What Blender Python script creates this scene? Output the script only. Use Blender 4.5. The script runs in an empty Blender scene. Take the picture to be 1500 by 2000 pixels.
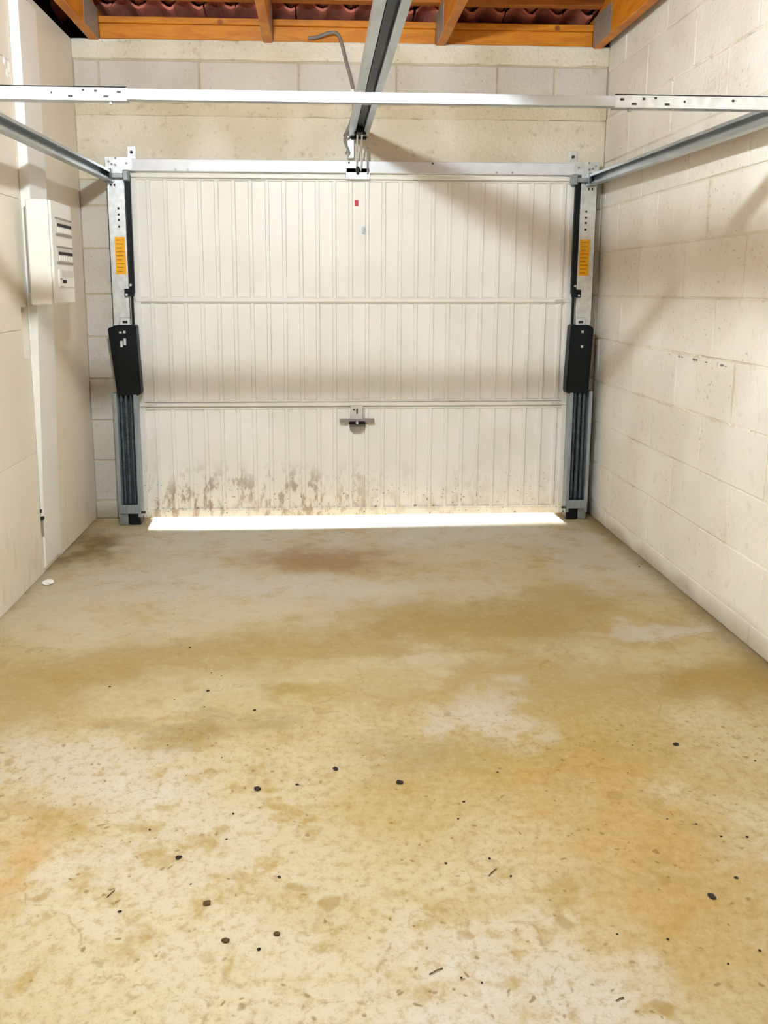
import bpy, bmesh, math, random
from mathutils import Vector, Matrix

random.seed(7)
scene = bpy.context.scene
COL = scene.collection

# ------------------------------------------------------------------ camera
W = 2.70                      # inner width of the garage
F_PX, PX, PY = 1657.6, 715.05, 850.67
yaw, pitch, roll = 0.0553, 0.1709, 0.0022
fwd = Vector((math.sin(yaw) * math.cos(pitch), math.cos(yaw) * math.cos(pitch), -math.sin(pitch)))
right = Vector((math.cos(yaw), -math.sin(yaw), 0))
up = right.cross(fwd)
r2 = right * math.cos(roll) + up * math.sin(roll)
u2 = -right * math.sin(roll) + up * math.cos(roll)
cam_data = bpy.data.cameras.new('camera')
cam = bpy.data.objects.new('camera', cam_data)
COL.objects.link(cam)
m = Matrix((r2, u2, -fwd)).transposed().to_4x4()
m.translation = Vector((1.2095, -4.5225, 1.2288))
cam.matrix_world = m
cam_data.sensor_fit = 'VERTICAL'
cam_data.sensor_height = 24.0
cam_data.sensor_width = 18.0
cam_data.lens = F_PX / 2000 * 24.0
cam_data.shift_x = (750 - PX) / 2000
cam_data.shift_y = -(1000 - PY) / 2000
cam_data.clip_start = 0.02
scene.camera = cam

# ------------------------------------------------------------------ world, sun, exposure
world = bpy.data.worlds.new('sky')
scene.world = world
world.use_nodes = True
bg = world.node_tree.nodes['Background']
bg.inputs['Color'].default_value = (0.80, 0.90, 1.0, 1)
bg.inputs['Strength'].default_value = 3.0
sun_d = bpy.data.lights.new('sun', 'SUN')
sun_d.energy = 110.0
sun_d.angle = math.radians(3.2)
sun_d.color = (1.0, 0.98, 0.95)
sun = bpy.data.objects.new('sun', sun_d)
COL.objects.link(sun)
sun.location = (2, 6, 3)
el = math.radians(4.8)
sd = Vector((0.05, -math.cos(el), -math.sin(el))).normalized()    # direction the light travels
sun.rotation_euler = sd.to_track_quat('-Z', 'Y').to_euler()
LAMP = Vector((0.95, -2.98, 2.236))
LAMP_STRENGTH = 2850.0
scene.view_settings.view_transform = 'Standard'
scene.view_settings.look = 'None'
scene.view_settings.gamma = 1.0
scene.view_settings.use_curve_mapping = False
scene.view_settings.exposure = 0.0
scene.cycles.max_bounces = 8
scene.cycles.adaptive_threshold = 0.2
scene.cycles.diffuse_bounces = 4
scene.cycles.glossy_bounces = 2
scene.cycles.transmission_bounces = 0


# ------------------------------------------------------------------ materials
def srgb(r, g, b):
    f = lambda c: c / 255 / 12.92 if c / 255 <= 0.04045 else ((c / 255 + 0.055) / 1.055) ** 2.4
    return (f(r), f(g), f(b), 1)


class NT:
    def __init__(s, mat):
        s.t = mat.node_tree
        s.n = s.t.nodes
        s.l = s.t.links
        s.bsdf = s.n['Principled BSDF']
        tc = s.n.new('ShaderNodeTexCoord')
        s.obj = tc.outputs['Object']

    def add(s, kind, **kw):
        n = s.n.new(kind)
        for k, v in kw.items():
            setattr(n, k, v)
        return n

    def put(s, sock, v):
        if hasattr(v, 'links') or isinstance(v, bpy.types.NodeSocket):
            s.l.new(v, sock)
        else:
            sock.default_value = v

    def mapping(s, vec, scale=(1, 1, 1), loc=(0, 0, 0), rot=(0, 0, 0)):
        n = s.add('ShaderNodeMapping')
        s.put(n.inputs['Vector'], vec)
        n.inputs['Scale'].default_value = scale
        n.inputs['Location'].default_value = loc
        n.inputs['Rotation'].default_value = rot
        return n.outputs[0]

    def noise(s, vec, scale, detail=4, rough=0.55, dist=0.0, color=False):
        n = s.add('ShaderNodeTexNoise')
        s.put(n.inputs['Vector'], vec)
        n.inputs['Scale'].default_value = scale
        n.inputs['Detail'].default_value = detail
        n.inputs['Roughness'].default_value = rough
        n.inputs['Distortion'].default_value = dist
        return n.outputs['Color' if color else 0]

    def vor(s, vec, scale, feature='F1', rand=1.0):
        n = s.add('ShaderNodeTexVoronoi', feature=feature)
        s.put(n.inputs['Vector'], vec)
        n.inputs['Scale'].default_value = scale
        n.inputs['Randomness'].default_value = rand
        return n.outputs['Distance']

    def ramp(s, fac, a, b, lo=0.0, hi=1.0, smooth=True):
        n = s.add('ShaderNodeMapRange')
        n.interpolation_type = 'SMOOTHSTEP' if smooth else 'LINEAR'
        s.put(n.inputs['Value'], fac)
        n.inputs['From Min'].default_value = a
        n.inputs['From Max'].default_value = b
        n.inputs['To Min'].default_value = lo
        n.inputs['To Max'].default_value = hi
        return n.outputs[0]

    def math(s, op, a, b=0.0):
        n = s.add('ShaderNodeMath', operation=op)
        s.put(n.inputs[0], a)
        s.put(n.inputs[1], b)
        return n.outputs[0]

    def vmath(s, op, a, b=(0, 0, 0)):
        n = s.add('ShaderNodeVectorMath', operation=op)
        s.put(n.inputs[0], a)
        s.put(n.inputs[1], b)
        return n.outputs['Value' if op == 'LENGTH' else 'Vector']

    def mix(s, fac, a, b, blend='MIX'):
        n = s.add('ShaderNodeMix', data_type='RGBA', blend_type=blend)
        s.put(n.inputs[0], fac)
        s.put(n.inputs[6], a)
        s.put(n.inputs[7], b)
        return n.outputs[2]

    def bump(s, h, strength, dist=0.01):
        n = s.add('ShaderNodeBump')
        n.inputs['Strength'].default_value = strength
        n.inputs['Distance'].default_value = dist
        s.put(n.inputs['Height'], h)
        s.l.new(n.outputs[0], s.bsdf.inputs['Normal'])

    def sep(s, vec):
        n = s.add('ShaderNodeSeparateXYZ')
        s.put(n.inputs[0], vec)
        return n.outputs

    def color(s, c):
        s.put(s.bsdf.inputs['Base Color'], c)


def new_mat(name, rough=0.6, metal=0.0, spec=0.5):
    mt = bpy.data.materials.new(name)
    mt.use_nodes = True
    nt = NT(mt)
    nt.bsdf.inputs['Roughness'].default_value = rough
    nt.bsdf.inputs['Metallic'].default_value = metal
    nt.bsdf.inputs['Specular IOR Level'].default_value = spec
    return mt, nt


def simple(name, col, rough=0.6, metal=0.0, var=0.08, scale=20.0, bump=0.0, bscale=80.0, stretch=(1, 1, 1), spec=0.5, perobj=0.0):
    """plain painted or metal surface with a little uneven tone"""
    mt, nt = new_mat(name, rough, metal, spec)
    v = nt.mapping(nt.obj, scale=stretch)
    n = nt.noise(v, scale, 1)
    dark = tuple(c * (1 - var) for c in col[:3]) + (1,)
    lite = tuple(min(1, c * (1 + var * 0.6)) for c in col[:3]) + (1,)
    c = nt.mix(nt.ramp(n, 0.3, 0.7), dark, lite)
    if perobj:
        oi = nt.add('ShaderNodeObjectInfo')
        f = nt.ramp(oi.outputs['Random'], 0, 1, 1 - perobj, 1 + perobj * 0.5, False)
        hv = nt.add('ShaderNodeHueSaturation')
        nt.put(hv.inputs['Color'], c)
        nt.put(hv.inputs['Value'], f)
        c = hv.outputs[0]
    nt.color(c)
    if bump:
        nt.bump(nt.noise(v, bscale, 1), bump, 0.004)
    return mt


M = {}
M['galv'] = simple('galvanised_steel', (0.80, 0.82, 0.83, 1), 0.40, 0.80, 0.10, 30, stretch=(1, 0.2, 1))
M['galv_dull'] = simple('dull_galvanised_steel', (0.34, 0.37, 0.38, 1), 0.42, 0.75, 0.15, 25)
M['track'] = simple('track_steel', (0.50, 0.54, 0.56, 1), 0.36, 0.85, 0.15, 22, stretch=(1, 0.15, 1))
M['white_steel'] = simple('white_zinc_bar', (0.70, 0.72, 0.75, 1), 0.35, 0.15, 0.05, 15)
M['spring'] = simple('blued_spring_steel', (0.10, 0.135, 0.16, 1), 0.35, 0.7, 0.2, 40)
M['channel'] = simple('spring_channel_steel', (0.36, 0.41, 0.44, 1), 0.4, 0.6, 0.15, 20, stretch=(4, 4, 0.4))
M['black'] = simple('black_plastic', (0.004, 0.006, 0.008, 1), 0.42, 0, 0.2, 30, spec=0.25)
M['dark'] = simple('dark_hole', (0.02, 0.02, 0.02, 1), 0.8, 0, 0.1, 30)
M['rubber'] = simple('grey_cable_sheath', (0.22, 0.20, 0.18, 1), 0.6, 0, 0.15, 30)
M['yellow'] = simple('yellow_sticker', srgb(250, 180, 10), 0.5, 0, 0.06, 30)
M['sticker_ink'] = simple('sticker_ink', srgb(175, 118, 8), 0.6, 0, 0.1, 30)
M['red'] = simple('red_sticker', srgb(190, 20, 40), 0.5, 0, 0.1, 60)
M['wood'] = None
M['trunk'] = simple('white_pvc_trunking', srgb(236, 234, 228), 0.42, 0, 0.02, 6)
M['panel_white'] = simple('white_plastic_panel', srgb(232, 230, 222), 0.4, 0, 0.02, 8)
M['panel_grey'] = simple('pale_grey_breaker', srgb(205, 203, 196), 0.45, 0, 0.05, 20)
M['rear'] = simple('bounce_absorbing_grey', (0.12, 0.115, 0.105, 1), 0.9, 0, 0.1, 6)  # dark so the unseen rear wall returns little light
M['bracket'] = simple('grey_bracket', srgb(150, 143, 135), 0.5, 0.2, 0.08, 40)
M['debris'] = simple('dark_debris', (0.022, 0.015, 0.008, 1), 0.9, 0, 0.4, 60)
M['debris_brown'] = simple('brown_debris', (0.09, 0.05, 0.012, 1), 0.9, 0, 0.4, 60)
M['paper'] = simple('white_paper', srgb(240, 238, 232), 0.8, 0, 0.03, 30)
M['concrete_out'] = simple('outside_concrete', (0.7, 0.69, 0.66, 1), 0.9, 0, 0.1, 10)
M['brass'] = simple('lamp_socket', (0.03, 0.03, 0.03, 1), 0.4, 0, 0.1, 30)


def mat_wood():
    mt, nt = new_mat('orange_treated_pine', 0.55)
    v = nt.mapping(nt.obj, scale=(1.0, 1.0, 6.0))
    g = nt.noise(v, 3.2, 6, 0.6, 1.2)
    c = nt.mix(nt.ramp(g, 0.35, 0.7), srgb(226, 148, 30), srgb(190, 106, 12))
    fine = nt.noise(nt.mapping(nt.obj, scale=(2, 2, 40)), 6, 3)
    c = nt.mix(nt.math('MULTIPLY', nt.ramp(fine, 0.5, 0.75), 0.35), c, srgb(140, 76, 10))
    k = nt.vor(nt.obj, 5.5)
    c = nt.mix(nt.ramp(k, 0.10, 0.05, 0, 0.75), c, srgb(105, 50, 8))
    oi = nt.add('ShaderNodeObjectInfo')
    c = nt.mix(nt.math('MULTIPLY', oi.outputs['Random'], 0.25), c, srgb(170, 96, 16))
    nt.color(c)
    nt.bump(fine, 0.15, 0.003)
    return mt


M['wood'] = mat_wood()
M['plate'] = simple('galvanised_nail_plate', (0.36, 0.345, 0.32, 1), 0.55, 0.45, 0.12, 60, bump=0.3, bscale=120)
M['wood_dark'] = simple('batten_pine', srgb(178, 108, 40), 0.7, 0, 0.2, 12, stretch=(0.3, 4, 4))
M['tile'] = simple('terracotta_underside', srgb(196, 116, 98), 0.85, 0, 0.25, 14, bump=0.25, bscale=60, perobj=0.25)
M['deck'] = simple('roof_dark_underside', srgb(70, 38, 32), 0.9, 0, 0.2, 8)


def mat_block(name, base, second, var, perobj, bump):
    mt, nt = new_mat(name, 0.85, 0, 0.25)
    g = nt.add('ShaderNodeNewGeometry').outputs['Position']
    n1 = nt.noise(g, 2.6, 1)
    n2 = nt.noise(g, 17, 2, 0.7)
    c = nt.mix(nt.ramp(n1, 0.3, 0.7), base, second)
    c = nt.mix(nt.ramp(n2, 0.55, 0.8, 0, var), c, srgb(168, 150, 118))
    pn = nt.noise(g, 75, 0)
    pm = nt.math('MULTIPLY', nt.ramp(pn, 0.76, 0.82), nt.ramp(n1, 0.45, 0.60))
    c = nt.mix(nt.math('MULTIPLY', pm, 0.5), c, srgb(120, 105, 80))
    foot = nt.math('ADD', nt.sep(g)[2], nt.math('MULTIPLY', nt.math('SUBTRACT', n1, 0.5), 0.25))
    c = nt.mix(nt.ramp(foot, 0.09, 0.0, 0, 0.55), c, srgb(140, 122, 80))
    oi = nt.add('ShaderNodeObjectInfo')
    hv = nt.add('ShaderNodeHueSaturation')
    nt.put(hv.inputs['Color'], c)
    nt.put(hv.inputs['Value'], nt.ramp(oi.outputs['Random'], 0, 1, 1 - perobj, 1.0, False))
    nt.color(hv.outputs[0])
    nt.bump(nt.noise(g, 55, 1, 0.7), bump, 0.006)
    return mt


M['block_right'] = mat_block('white_painted_block', srgb(233, 229, 220), srgb(222, 216, 205), 0.22, 0.04, 0.5)
M['block_back'] = mat_block('raw_grey_block', srgb(212, 208, 199), srgb(198, 192, 181), 0.3, 0.05, 0.6)
M['lintel'] = mat_block('cast_concrete', srgb(230, 224, 207), srgb(208, 199, 172), 0.70, 0.03, 0.9)
M['mortar_rough'] = mat_block('rough_mortar', srgb(226, 218, 196), srgb(204, 192, 160), 0.8, 0.05, 1.0)
M['mortar'] = mat_block('mortar_core', srgb(205, 194, 168), srgb(184, 170, 140), 0.5, 0.0, 0.8)
M['mortar_right'] = mat_block('painted_mortar', srgb(236, 230, 217), srgb(206, 196, 174), 0.5, 0.0, 0.9)


def mat_plaster():
    mt, nt = new_mat('cream_wall_lining', 0.45, 0, 0.4)
    g = nt.add('ShaderNodeNewGeometry').outputs['Position']
    n1 = nt.noise(g, 1.6, 1)
    c = nt.mix(nt.ramp(n1, 0.3, 0.7), srgb(234, 226, 211), srgb(226, 216, 198))
    sc_ = nt.noise(nt.mapping(g, scale=(1, 5, 1.2)), 4, 2, 0.6)
    z = nt.sep(g)[2]
    low = nt.math('MULTIPLY', nt.ramp(z, 0.42, 0.18), nt.ramp(sc_, 0.54, 0.66, 0, 0.5))
    c = nt.mix(low, c, srgb(206, 196, 176))
    nt.color(c)
    return mt


M['plaster'] = mat_plaster()


def mat_door():
    mt, nt = new_mat('white_door_paint', 0.45, 0, 0.45)
    g = nt.add('ShaderNodeNewGeometry').outputs['Position']
    s3 = nt.sep(g)
    n1 = nt.noise(g, 3, 1)
    c = nt.mix(nt.ramp(n1, 0.3, 0.7), srgb(240, 238, 233), srgb(233, 231, 224))
    z = s3[2]
    gr = nt.noise(nt.mapping(g, scale=(1, 1, 0.5)), 20, 3, 0.7)
    gx = n1
    m1 = nt.math('MULTIPLY', nt.ramp(z, 0.36, 0.10), nt.ramp(gr, 0.49, 0.62))
    m1 = nt.math('MULTIPLY', m1, nt.ramp(gx, 0.35, 0.6, 0.25, 1.0))
    m1 = nt.math('MULTIPLY', m1, nt.ramp(s3[0], 2.3, 1.0, 0.25, 1.0))
    c = nt.mix(nt.math('MULTIPLY', m1, 0.95), c, srgb(140, 120, 98))
    wash = nt.math('MULTIPLY', nt.ramp(z, 0.30, 0.06), nt.ramp(gr, 0.35, 0.65, 0.1, 0.45))
    c = nt.mix(wash, c, srgb(212, 200, 180))
    sp = nt.noise(g, 70, 0)
    m2 = nt.math('MULTIPLY', nt.ramp(z, 0.30, 0.1), nt.ramp(sp, 0.74, 0.79))
    c = nt.mix(nt.math('MULTIPLY', m2, 0.8), c, srgb(95, 82, 66))
    nt.color(c)
    return mt


M['door'] = mat_door()


def mat_floor():
    mt, nt = new_mat('stained_concrete_floor', 0.62, 0, 0.35)
    o = nt.obj
    half = (0.5, 0.5, 0.5)
    w1 = nt.vmath('SUBTRACT', nt.noise(o, 2.4, 3, 0.65, 0, True), half)
    wp = nt.vmath('ADD', o, nt.vmath('MULTIPLY', w1, (0.75, 0.55, 0.0)))
    w2 = nt.vmath('SUBTRACT', nt.noise(o, 13, 2, 0.6, 0, True), half)
    wf = nt.vmath('ADD', o, nt.vmath('MULTIPLY', w2, (0.06, 0.06, 0)))
    n_big = nt.noise(wp, 1.1, 2, 0.6)
    n_st = nt.noise(nt.mapping(wp, scale=(0.55, 1.6, 1)), 2.6, 4, 0.65)
    n_mid = nt.noise(wf, 8.0, 4, 0.68)
    n_f = nt.noise(o, 42, 4, 0.72)
    grain = nt.noise(o, 150, 1, 0.7)
    near = nt.ramp(nt.sep(o)[1], -1.9, -2.5)
    rag = nt.math('MULTIPLY', nt.math('SUBTRACT', n_mid, 0.5), 1.3)

    def blob(cx, cy, rx, ry, soft=0.15):
        d = nt.vmath('MULTIPLY', nt.vmath('SUBTRACT', wp, (cx, cy, 0)), (1 / rx, 1 / ry, 0))
        return nt.ramp(nt.math('ADD', nt.vmath('LENGTH', d), rag), 1.15, soft)

    pale = srgb(236, 222, 194)
    sand = srgb(226, 206, 168)
    tan = srgb(206, 174, 116)
    brown = srgb(184, 146, 84)
    c = nt.mix(nt.ramp(n_big, 0.38, 0.62), pale, sand)
    c = nt.mix(nt.ramp(n_st, 0.46, 0.70, 0, 0.55), c, tan)
    for (cx, cy, rx, ry, col, st) in [
        (0.20, -2.15, 0.55, 0.45, brown, 0.60), (0.62, -1.80, 0.60, 0.30, brown, 0.50),
        (1.16, -1.68, 0.60, 0.28, brown, 0.42), (1.80, -1.55, 0.75, 0.40, brown, 0.65),
        (2.15, -1.35, 0.45, 0.22, brown, 0.40), (1.85, -2.05, 0.65, 0.32, brown, 0.55),
        (1.95, -2.42, 0.45, 0.32, tan, 0.75), (1.85, -2.80, 0.30, 0.42, srgb(212, 166, 98), 0.60),
        (2.02, -3.05, 0.34, 0.30, srgb(206, 164, 98), 0.60), (2.50, -2.05, 0.24, 0.20, brown, 0.75),
        
        (1.48, -2.43, 0.26, 0.17, srgb(160, 132, 88), 0.45), (0.88, -2.27, 0.26, 0.12, srgb(150, 122, 74), 0.55),
        (0.50, -2.62, 0.22, 0.12, srgb(196, 150, 80), 0.55), (0.52, -2.86, 0.14, 0.22, srgb(214, 160, 86), 0.60),
        (1.50, -2.66, 0.34, 0.24, tan, 0.60), (1.05, -2.05, 0.24, 0.08, srgb(176, 140, 60), 0.60),
    ]:
        c = nt.mix(nt.math('MULTIPLY', blob(cx, cy, rx, ry), st), c, col)
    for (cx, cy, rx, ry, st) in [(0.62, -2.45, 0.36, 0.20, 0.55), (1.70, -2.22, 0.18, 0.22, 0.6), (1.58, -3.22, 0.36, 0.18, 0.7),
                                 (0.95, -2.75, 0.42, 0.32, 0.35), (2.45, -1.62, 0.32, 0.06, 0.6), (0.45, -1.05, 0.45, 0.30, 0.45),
                                 (1.0, -1.1, 0.42, 0.24, 0.4), (0.70, -0.42, 0.80, 0.40, 0.85), (1.9, -0.40, 0.90, 0.36, 0.8), (2.5, -0.8, 0.30, 0.6, 0.6), (0.55, -0.95, 0.70, 0.35, 0.5), (1.25, -1.15, 0.55, 0.28, 0.6)]:  # pale patches; by the door the colour makes up for weak light
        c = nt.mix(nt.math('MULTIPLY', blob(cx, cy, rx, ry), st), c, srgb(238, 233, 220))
    for (cx, cy, rx, ry, col, st) in [(1.24, -0.72, 0.45, 0.26, srgb(176, 126, 88), 0.70), (0.10, -0.50, 0.17, 0.34, srgb(124, 100, 54), 0.85)]:
        c = nt.mix(nt.math('MULTIPLY', blob(cx, cy, rx, ry), st), c, col)
    # mottled wear, drip marks, grain
    c = nt.mix(nt.math('MULTIPLY', nt.math('MULTIPLY', nt.ramp(n_mid, 0.49, 0.68, 0, 0.75), nt.ramp(n_st, 0.36, 0.56, 0.25, 1.0)), nt.ramp(near, 0, 1, 0.5, 1.0)), c, srgb(196, 160, 100))
    c = nt.mix(nt.math('MULTIPLY', nt.ramp(n_f, 0.46, 0.70, 0, 0.55), nt.ramp(near, 0, 1, 0.3, 1.0)), c, srgb(184, 148, 90))
    c = nt.mix(nt.ramp(n_f, 0.46, 0.32, 0, 0.22), c, srgb(238, 226, 200))
    drip = nt.vor(wf, 9)
    dm = nt.math('MULTIPLY', nt.ramp(drip, 0.21, 0.13), nt.ramp(n_st, 0.44, 0.54))
    c = nt.mix(nt.math('MULTIPLY', nt.math('MULTIPLY', dm, near), 0.55), c, srgb(178, 142, 86))
    drip2 = nt.vor(wf, 36)
    dm2 = nt.math('MULTIPLY', nt.ramp(drip2, 0.22, 0.10), nt.ramp(n_mid, 0.44, 0.55))
    c = nt.mix(nt.math('MULTIPLY', nt.math('MULTIPLY', dm2, near), 0.75), c, srgb(150, 118, 70))
    c = nt.mix(nt.ramp(grain, 0.55, 0.8, 0, 0.3), c, srgb(160, 132, 90))
    # hairline cracks
    cr = nt.vor(wp, 1.2, 'DISTANCE_TO_EDGE')
    crm = nt.math('MULTIPLY', nt.ramp(cr, 0.005, 0.001), nt.ramp(n_f, 0.40, 0.55))
    c = nt.mix(nt.math('MULTIPLY', crm, 0.3), c, srgb(150, 118, 72))
    # grime along the foot of the walls
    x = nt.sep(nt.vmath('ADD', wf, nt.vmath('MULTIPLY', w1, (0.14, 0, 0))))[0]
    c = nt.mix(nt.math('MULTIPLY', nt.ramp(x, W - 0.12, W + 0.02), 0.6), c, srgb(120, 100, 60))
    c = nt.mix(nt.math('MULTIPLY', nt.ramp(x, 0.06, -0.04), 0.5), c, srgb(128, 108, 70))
    hs = nt.add('ShaderNodeHueSaturation')
    hs.inputs['Hue'].default_value = 0.507
    hs.inputs['Saturation'].default_value = 1.12
    hs.inputs['Value'].default_value = 0.62
    nt.put(hs.inputs['Color'], c)
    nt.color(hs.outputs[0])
    nt.bump(nt.noise(o, 55, 3, 0.75), 0.16, 0.006)
    return mt


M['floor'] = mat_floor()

mt_bulb, nt_ = new_mat('glowing_bulb')
nt_.color((1, 1, 1, 1))
nt_.bsdf.inputs['Emission Color'].default_value = (0.865, 0.955, 1.0, 1)
nt_.bsdf.inputs['Emission Strength'].default_value = LAMP_STRENGTH
M['bulb'] = mt_bulb


# ------------------------------------------------------------------ mesh helpers
def box(bm, x0, x1, y0, y1, z0, z1, bevel=0.0):
    r = bmesh.ops.create_cube(bm, size=1.0)
    vs = r['verts']
    for v in vs:
        v.co = Vector(((x0 + x1) / 2 + v.co.x * (x1 - x0), (y0 + y1) / 2 + v.co.y * (y1 - y0), (z0 + z1) / 2 + v.co.z * (z1 - z0)))
    if bevel:
        es = list({e for v in vs for e in v.link_edges})
        bmesh.ops.bevel(bm, geom=es, offset=bevel, segments=1, affect='EDGES', profile=0.5)
    return vs


def cyl(bm, p0, p1, r, seg=10, r1=None):
    p0, p1 = Vector(p0), Vector(p1)
    d = p1 - p0
    res = bmesh.ops.create_cone(bm, cap_ends=True, segments=seg, radius1=r, radius2=r if r1 is None else r1, depth=d.length)
    q = d.to_track_quat('Z', 'Y').to_matrix().to_4x4()
    q.translation = (p0 + p1) / 2
    bmesh.ops.transform(bm, matrix=q, verts=res['verts'])


def extrude_y(bm, prof, y0, y1, dz=0.0):
    """closed profile of (x, z) points carried from y0 to y1; the far end is raised by dz"""
    a = [bm.verts.new((x, y0, z)) for x, z in prof]
    b = [bm.verts.new((x, y1, z + dz)) for x, z in prof]
    n = len(prof)
    for i in range(n):
        bm.faces.new((a[i], a[(i + 1) % n], b[(i + 1) % n], b[i]))
    bm.faces.new(a[::-1])
    bm.faces.new(b)


def extrude_z(bm, prof, z0, z1):
    a = [bm.verts.new((x, y, z0)) for x, y in prof]
    b = [bm.verts.new((x, y, z1)) for x, y in prof]
    n = len(prof)
    for i in range(n):
        bm.faces.new((a[i], a[(i + 1) % n], b[(i + 1) % n], b[i]))
    bm.faces.new(a[::-1])
    bm.faces.new(b)


def extrude_x(bm, prof, x0, x1):
    a = [bm.verts.new((x0, y, z)) for y, z in prof]
    b = [bm.verts.new((x1, y, z)) for y, z in prof]
    n = len(prof)
    for i in range(n):
        bm.faces.new((a[i], a[(i + 1) % n], b[(i + 1) % n], b[i]))
    bm.faces.new(a[::-1])
    bm.faces.new(b)


def tube(bm, pts, r, seg=8):
    pts = [Vector(p) for p in pts]
    rings = []
    for i, p in enumerate(pts):
        t = (pts[min(i + 1, len(pts) - 1)] - pts[max(i - 1, 0)]).normalized()
        a = t.orthogonal().normalized() if i == 0 else (rings[-1][1] - t * rings[-1][1].dot(t)).normalized()
        b = t.cross(a)
        rings.append(([bm.verts.new(p + (a * math.cos(k * 2 * math.pi / seg) + b * math.sin(k * 2 * math.pi / seg)) * r) for k in range(seg)], a))
    for i in range(len(rings) - 1):
        for k in range(seg):
            bm.faces.new((rings[i][0][k], rings[i][0][(k + 1) % seg], rings[i + 1][0][(k + 1) % seg], rings[i + 1][0][k]))
    bm.faces.new(rings[0][0][::-1])
    bm.faces.new(rings[-1][0])


def spline(pts, n=8):
    P = [Vector(p) for p in pts]
    out = []
    for i in range(len(P) - 1):
        p0, p1, p2, p3 = P[max(i - 1, 0)], P[i], P[i + 1], P[min(i + 2, len(P) - 1)]
        for k in range(n):
            t = k / n
            out.append(0.5 * (2 * p1 + (p2 - p0) * t + (2 * p0 - 5 * p1 + 4 * p2 - p3) * t * t + (3 * p1 - p0 - 3 * p2 + p3) * t ** 3))
    out.append(P[-1])
    return out


def wloc(o):
    v = Vector((0, 0, 0))
    while o is not None:
        v += o.location
        o = o.parent
    return v


def obj(name, bm, mat, parent=None, smooth=False, label=None):
    if parent is not None:
        bmesh.ops.translate(bm, verts=bm.verts[:], vec=-wloc(parent))
    bmesh.ops.recalc_face_normals(bm, faces=bm.faces[:])
    me = bpy.data.meshes.new(name)
    bm.to_mesh(me)
    bm.free()
    me.materials.append(mat)
    if smooth:
        for p in me.polygons:
            p.use_smooth = True
    o = bpy.data.objects.new(name, me)
    COL.objects.link(o)
    o.parent = parent
    if label:
        o['label'] = label
    return o


def bx(name, mat, parent, *d, bevel=0.0, label=None):
    bm = bmesh.new()
    box(bm, *d, bevel=bevel)
    return obj(name, bm, mat, parent, label=label)


def cy(name, mat, parent, p0, p1, r, seg=10, label=None):
    bm = bmesh.new()
    cyl(bm, p0, p1, r, seg)
    return obj(name, bm, mat, parent, label=label)


def tag(o, label, cat, group=None):
    o['label'] = label
    o['category'] = cat
    if group:
        o['group'] = group
    return o


def thing(name, label, cat, loc=(0, 0, 0), group=None):
    o = bpy.data.objects.new(name, None)
    o.empty_display_size = 0.1
    COL.objects.link(o)
    o.location = loc
    return tag(o, label, cat, group)


def struct(o, label):
    o['kind'] = 'structure'
    o['label'] = label
    return o


MESHES = {}


def piece(name, key, maker, mat, parent, loc):
    """a child piece that shares its mesh with every piece of the same key; loc in world space"""
    if key not in MESHES:
        bm = bmesh.new()
        maker(bm)
        bmesh.ops.recalc_face_normals(bm, faces=bm.faces[:])
        me = bpy.data.meshes.new(name)
        bm.to_mesh(me)
        bm.free()
        me.materials.append(mat)
        MESHES[key] = me
    o = bpy.data.objects.new(name, MESHES[key])
    COL.objects.link(o)
    o.parent = parent
    o.location = Vector(loc) - (wloc(parent) if parent else Vector())
    return o


# ------------------------------------------------------------------ floor
REAR = -5.1
bm = bmesh.new()
box(bm, -0.12, W + 0.12, REAR - 0.1, 0.2, -0.15, 0.0)
struct(obj('floor', bm, M['floor']), 'stained tan concrete floor slab of the garage')
bm = bmesh.new()
box(bm, -6, 9, 0.2, 14, -0.15, 0.0)
struct(obj('ground', bm, M['concrete_out']), 'pale concrete apron outside the garage door')

# ------------------------------------------------------------------ back wall
TOPZ = 2.445
OX0, OX1, OZ = 0.30, 2.505, 1.775          # door opening
bm = bmesh.new()
rec = 0.006
box(bm, -0.2, OX0, rec, 0.2, 0, OZ)
box(bm, OX1, W + 0.2, rec, 0.2, 0, OZ)
box(bm, -0.2, W + 0.2, rec, 0.2, OZ, TOPZ - 0.002)
wall_back = struct(obj('wall_back', bm, M['mortar']), 'raw concrete block wall around the garage door')


def wobble(bm, amp):
    for v in bm.verts:
        v.co += Vector((random.uniform(-amp, amp), random.uniform(-amp, amp), random.uniform(-amp, amp)))


def slab_piece(name, mat, x0, x1, z0, z1, y0=0.0, cuts=0, amp=0.0):
    bm = bmesh.new()
    box(bm, x0, x1, y0, 0.05, z0, z1, bevel=0.004)
    if cuts:
        bmesh.ops.subdivide_edges(bm, edges=[e for e in bm.edges if abs((e.verts[0].co - e.verts[1].co).x) > 0.2], cuts=cuts)
        wobble(bm, amp)
    return obj(name, bm, mat, wall_back)


slab_piece('ring_beam', M['lintel'], 0.0, W, 2.352, TOPZ, -0.004, 30, 0.002)
xs = [0.0, 0.125, 0.62, 1.117, 1.612, 2.127, 2.421, W]
for a, b in zip(xs, xs[1:]):
    slab_piece('block', M['block_back'], a + 0.004, b - 0.004, 2.155, 2.344, random.uniform(-0.003, 0.001))
slab_piece('mortar_bed', M['mortar_rough'], 0.0, W, 2.085, 2.148, -0.002, 40, 0.003)
slab_piece('lintel', M['lintel'], 0.0, W, OZ, 2.086, 0.0, 30, 0.0015)
zz = [OZ, 1.645, 1.43, 1.20, 0.98, 0.76, 0.54, 0.32, 0.10, 0.0]
for hi, lo in zip(zz, zz[1:]):
    for a, b in ((0.0, OX0), (OX1, W)):
        slab_piece('block', M['block_back'], a + 0.002, b - 0.002, lo + 0.004, hi - 0.004, random.uniform(-0.002, 0.002))

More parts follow.
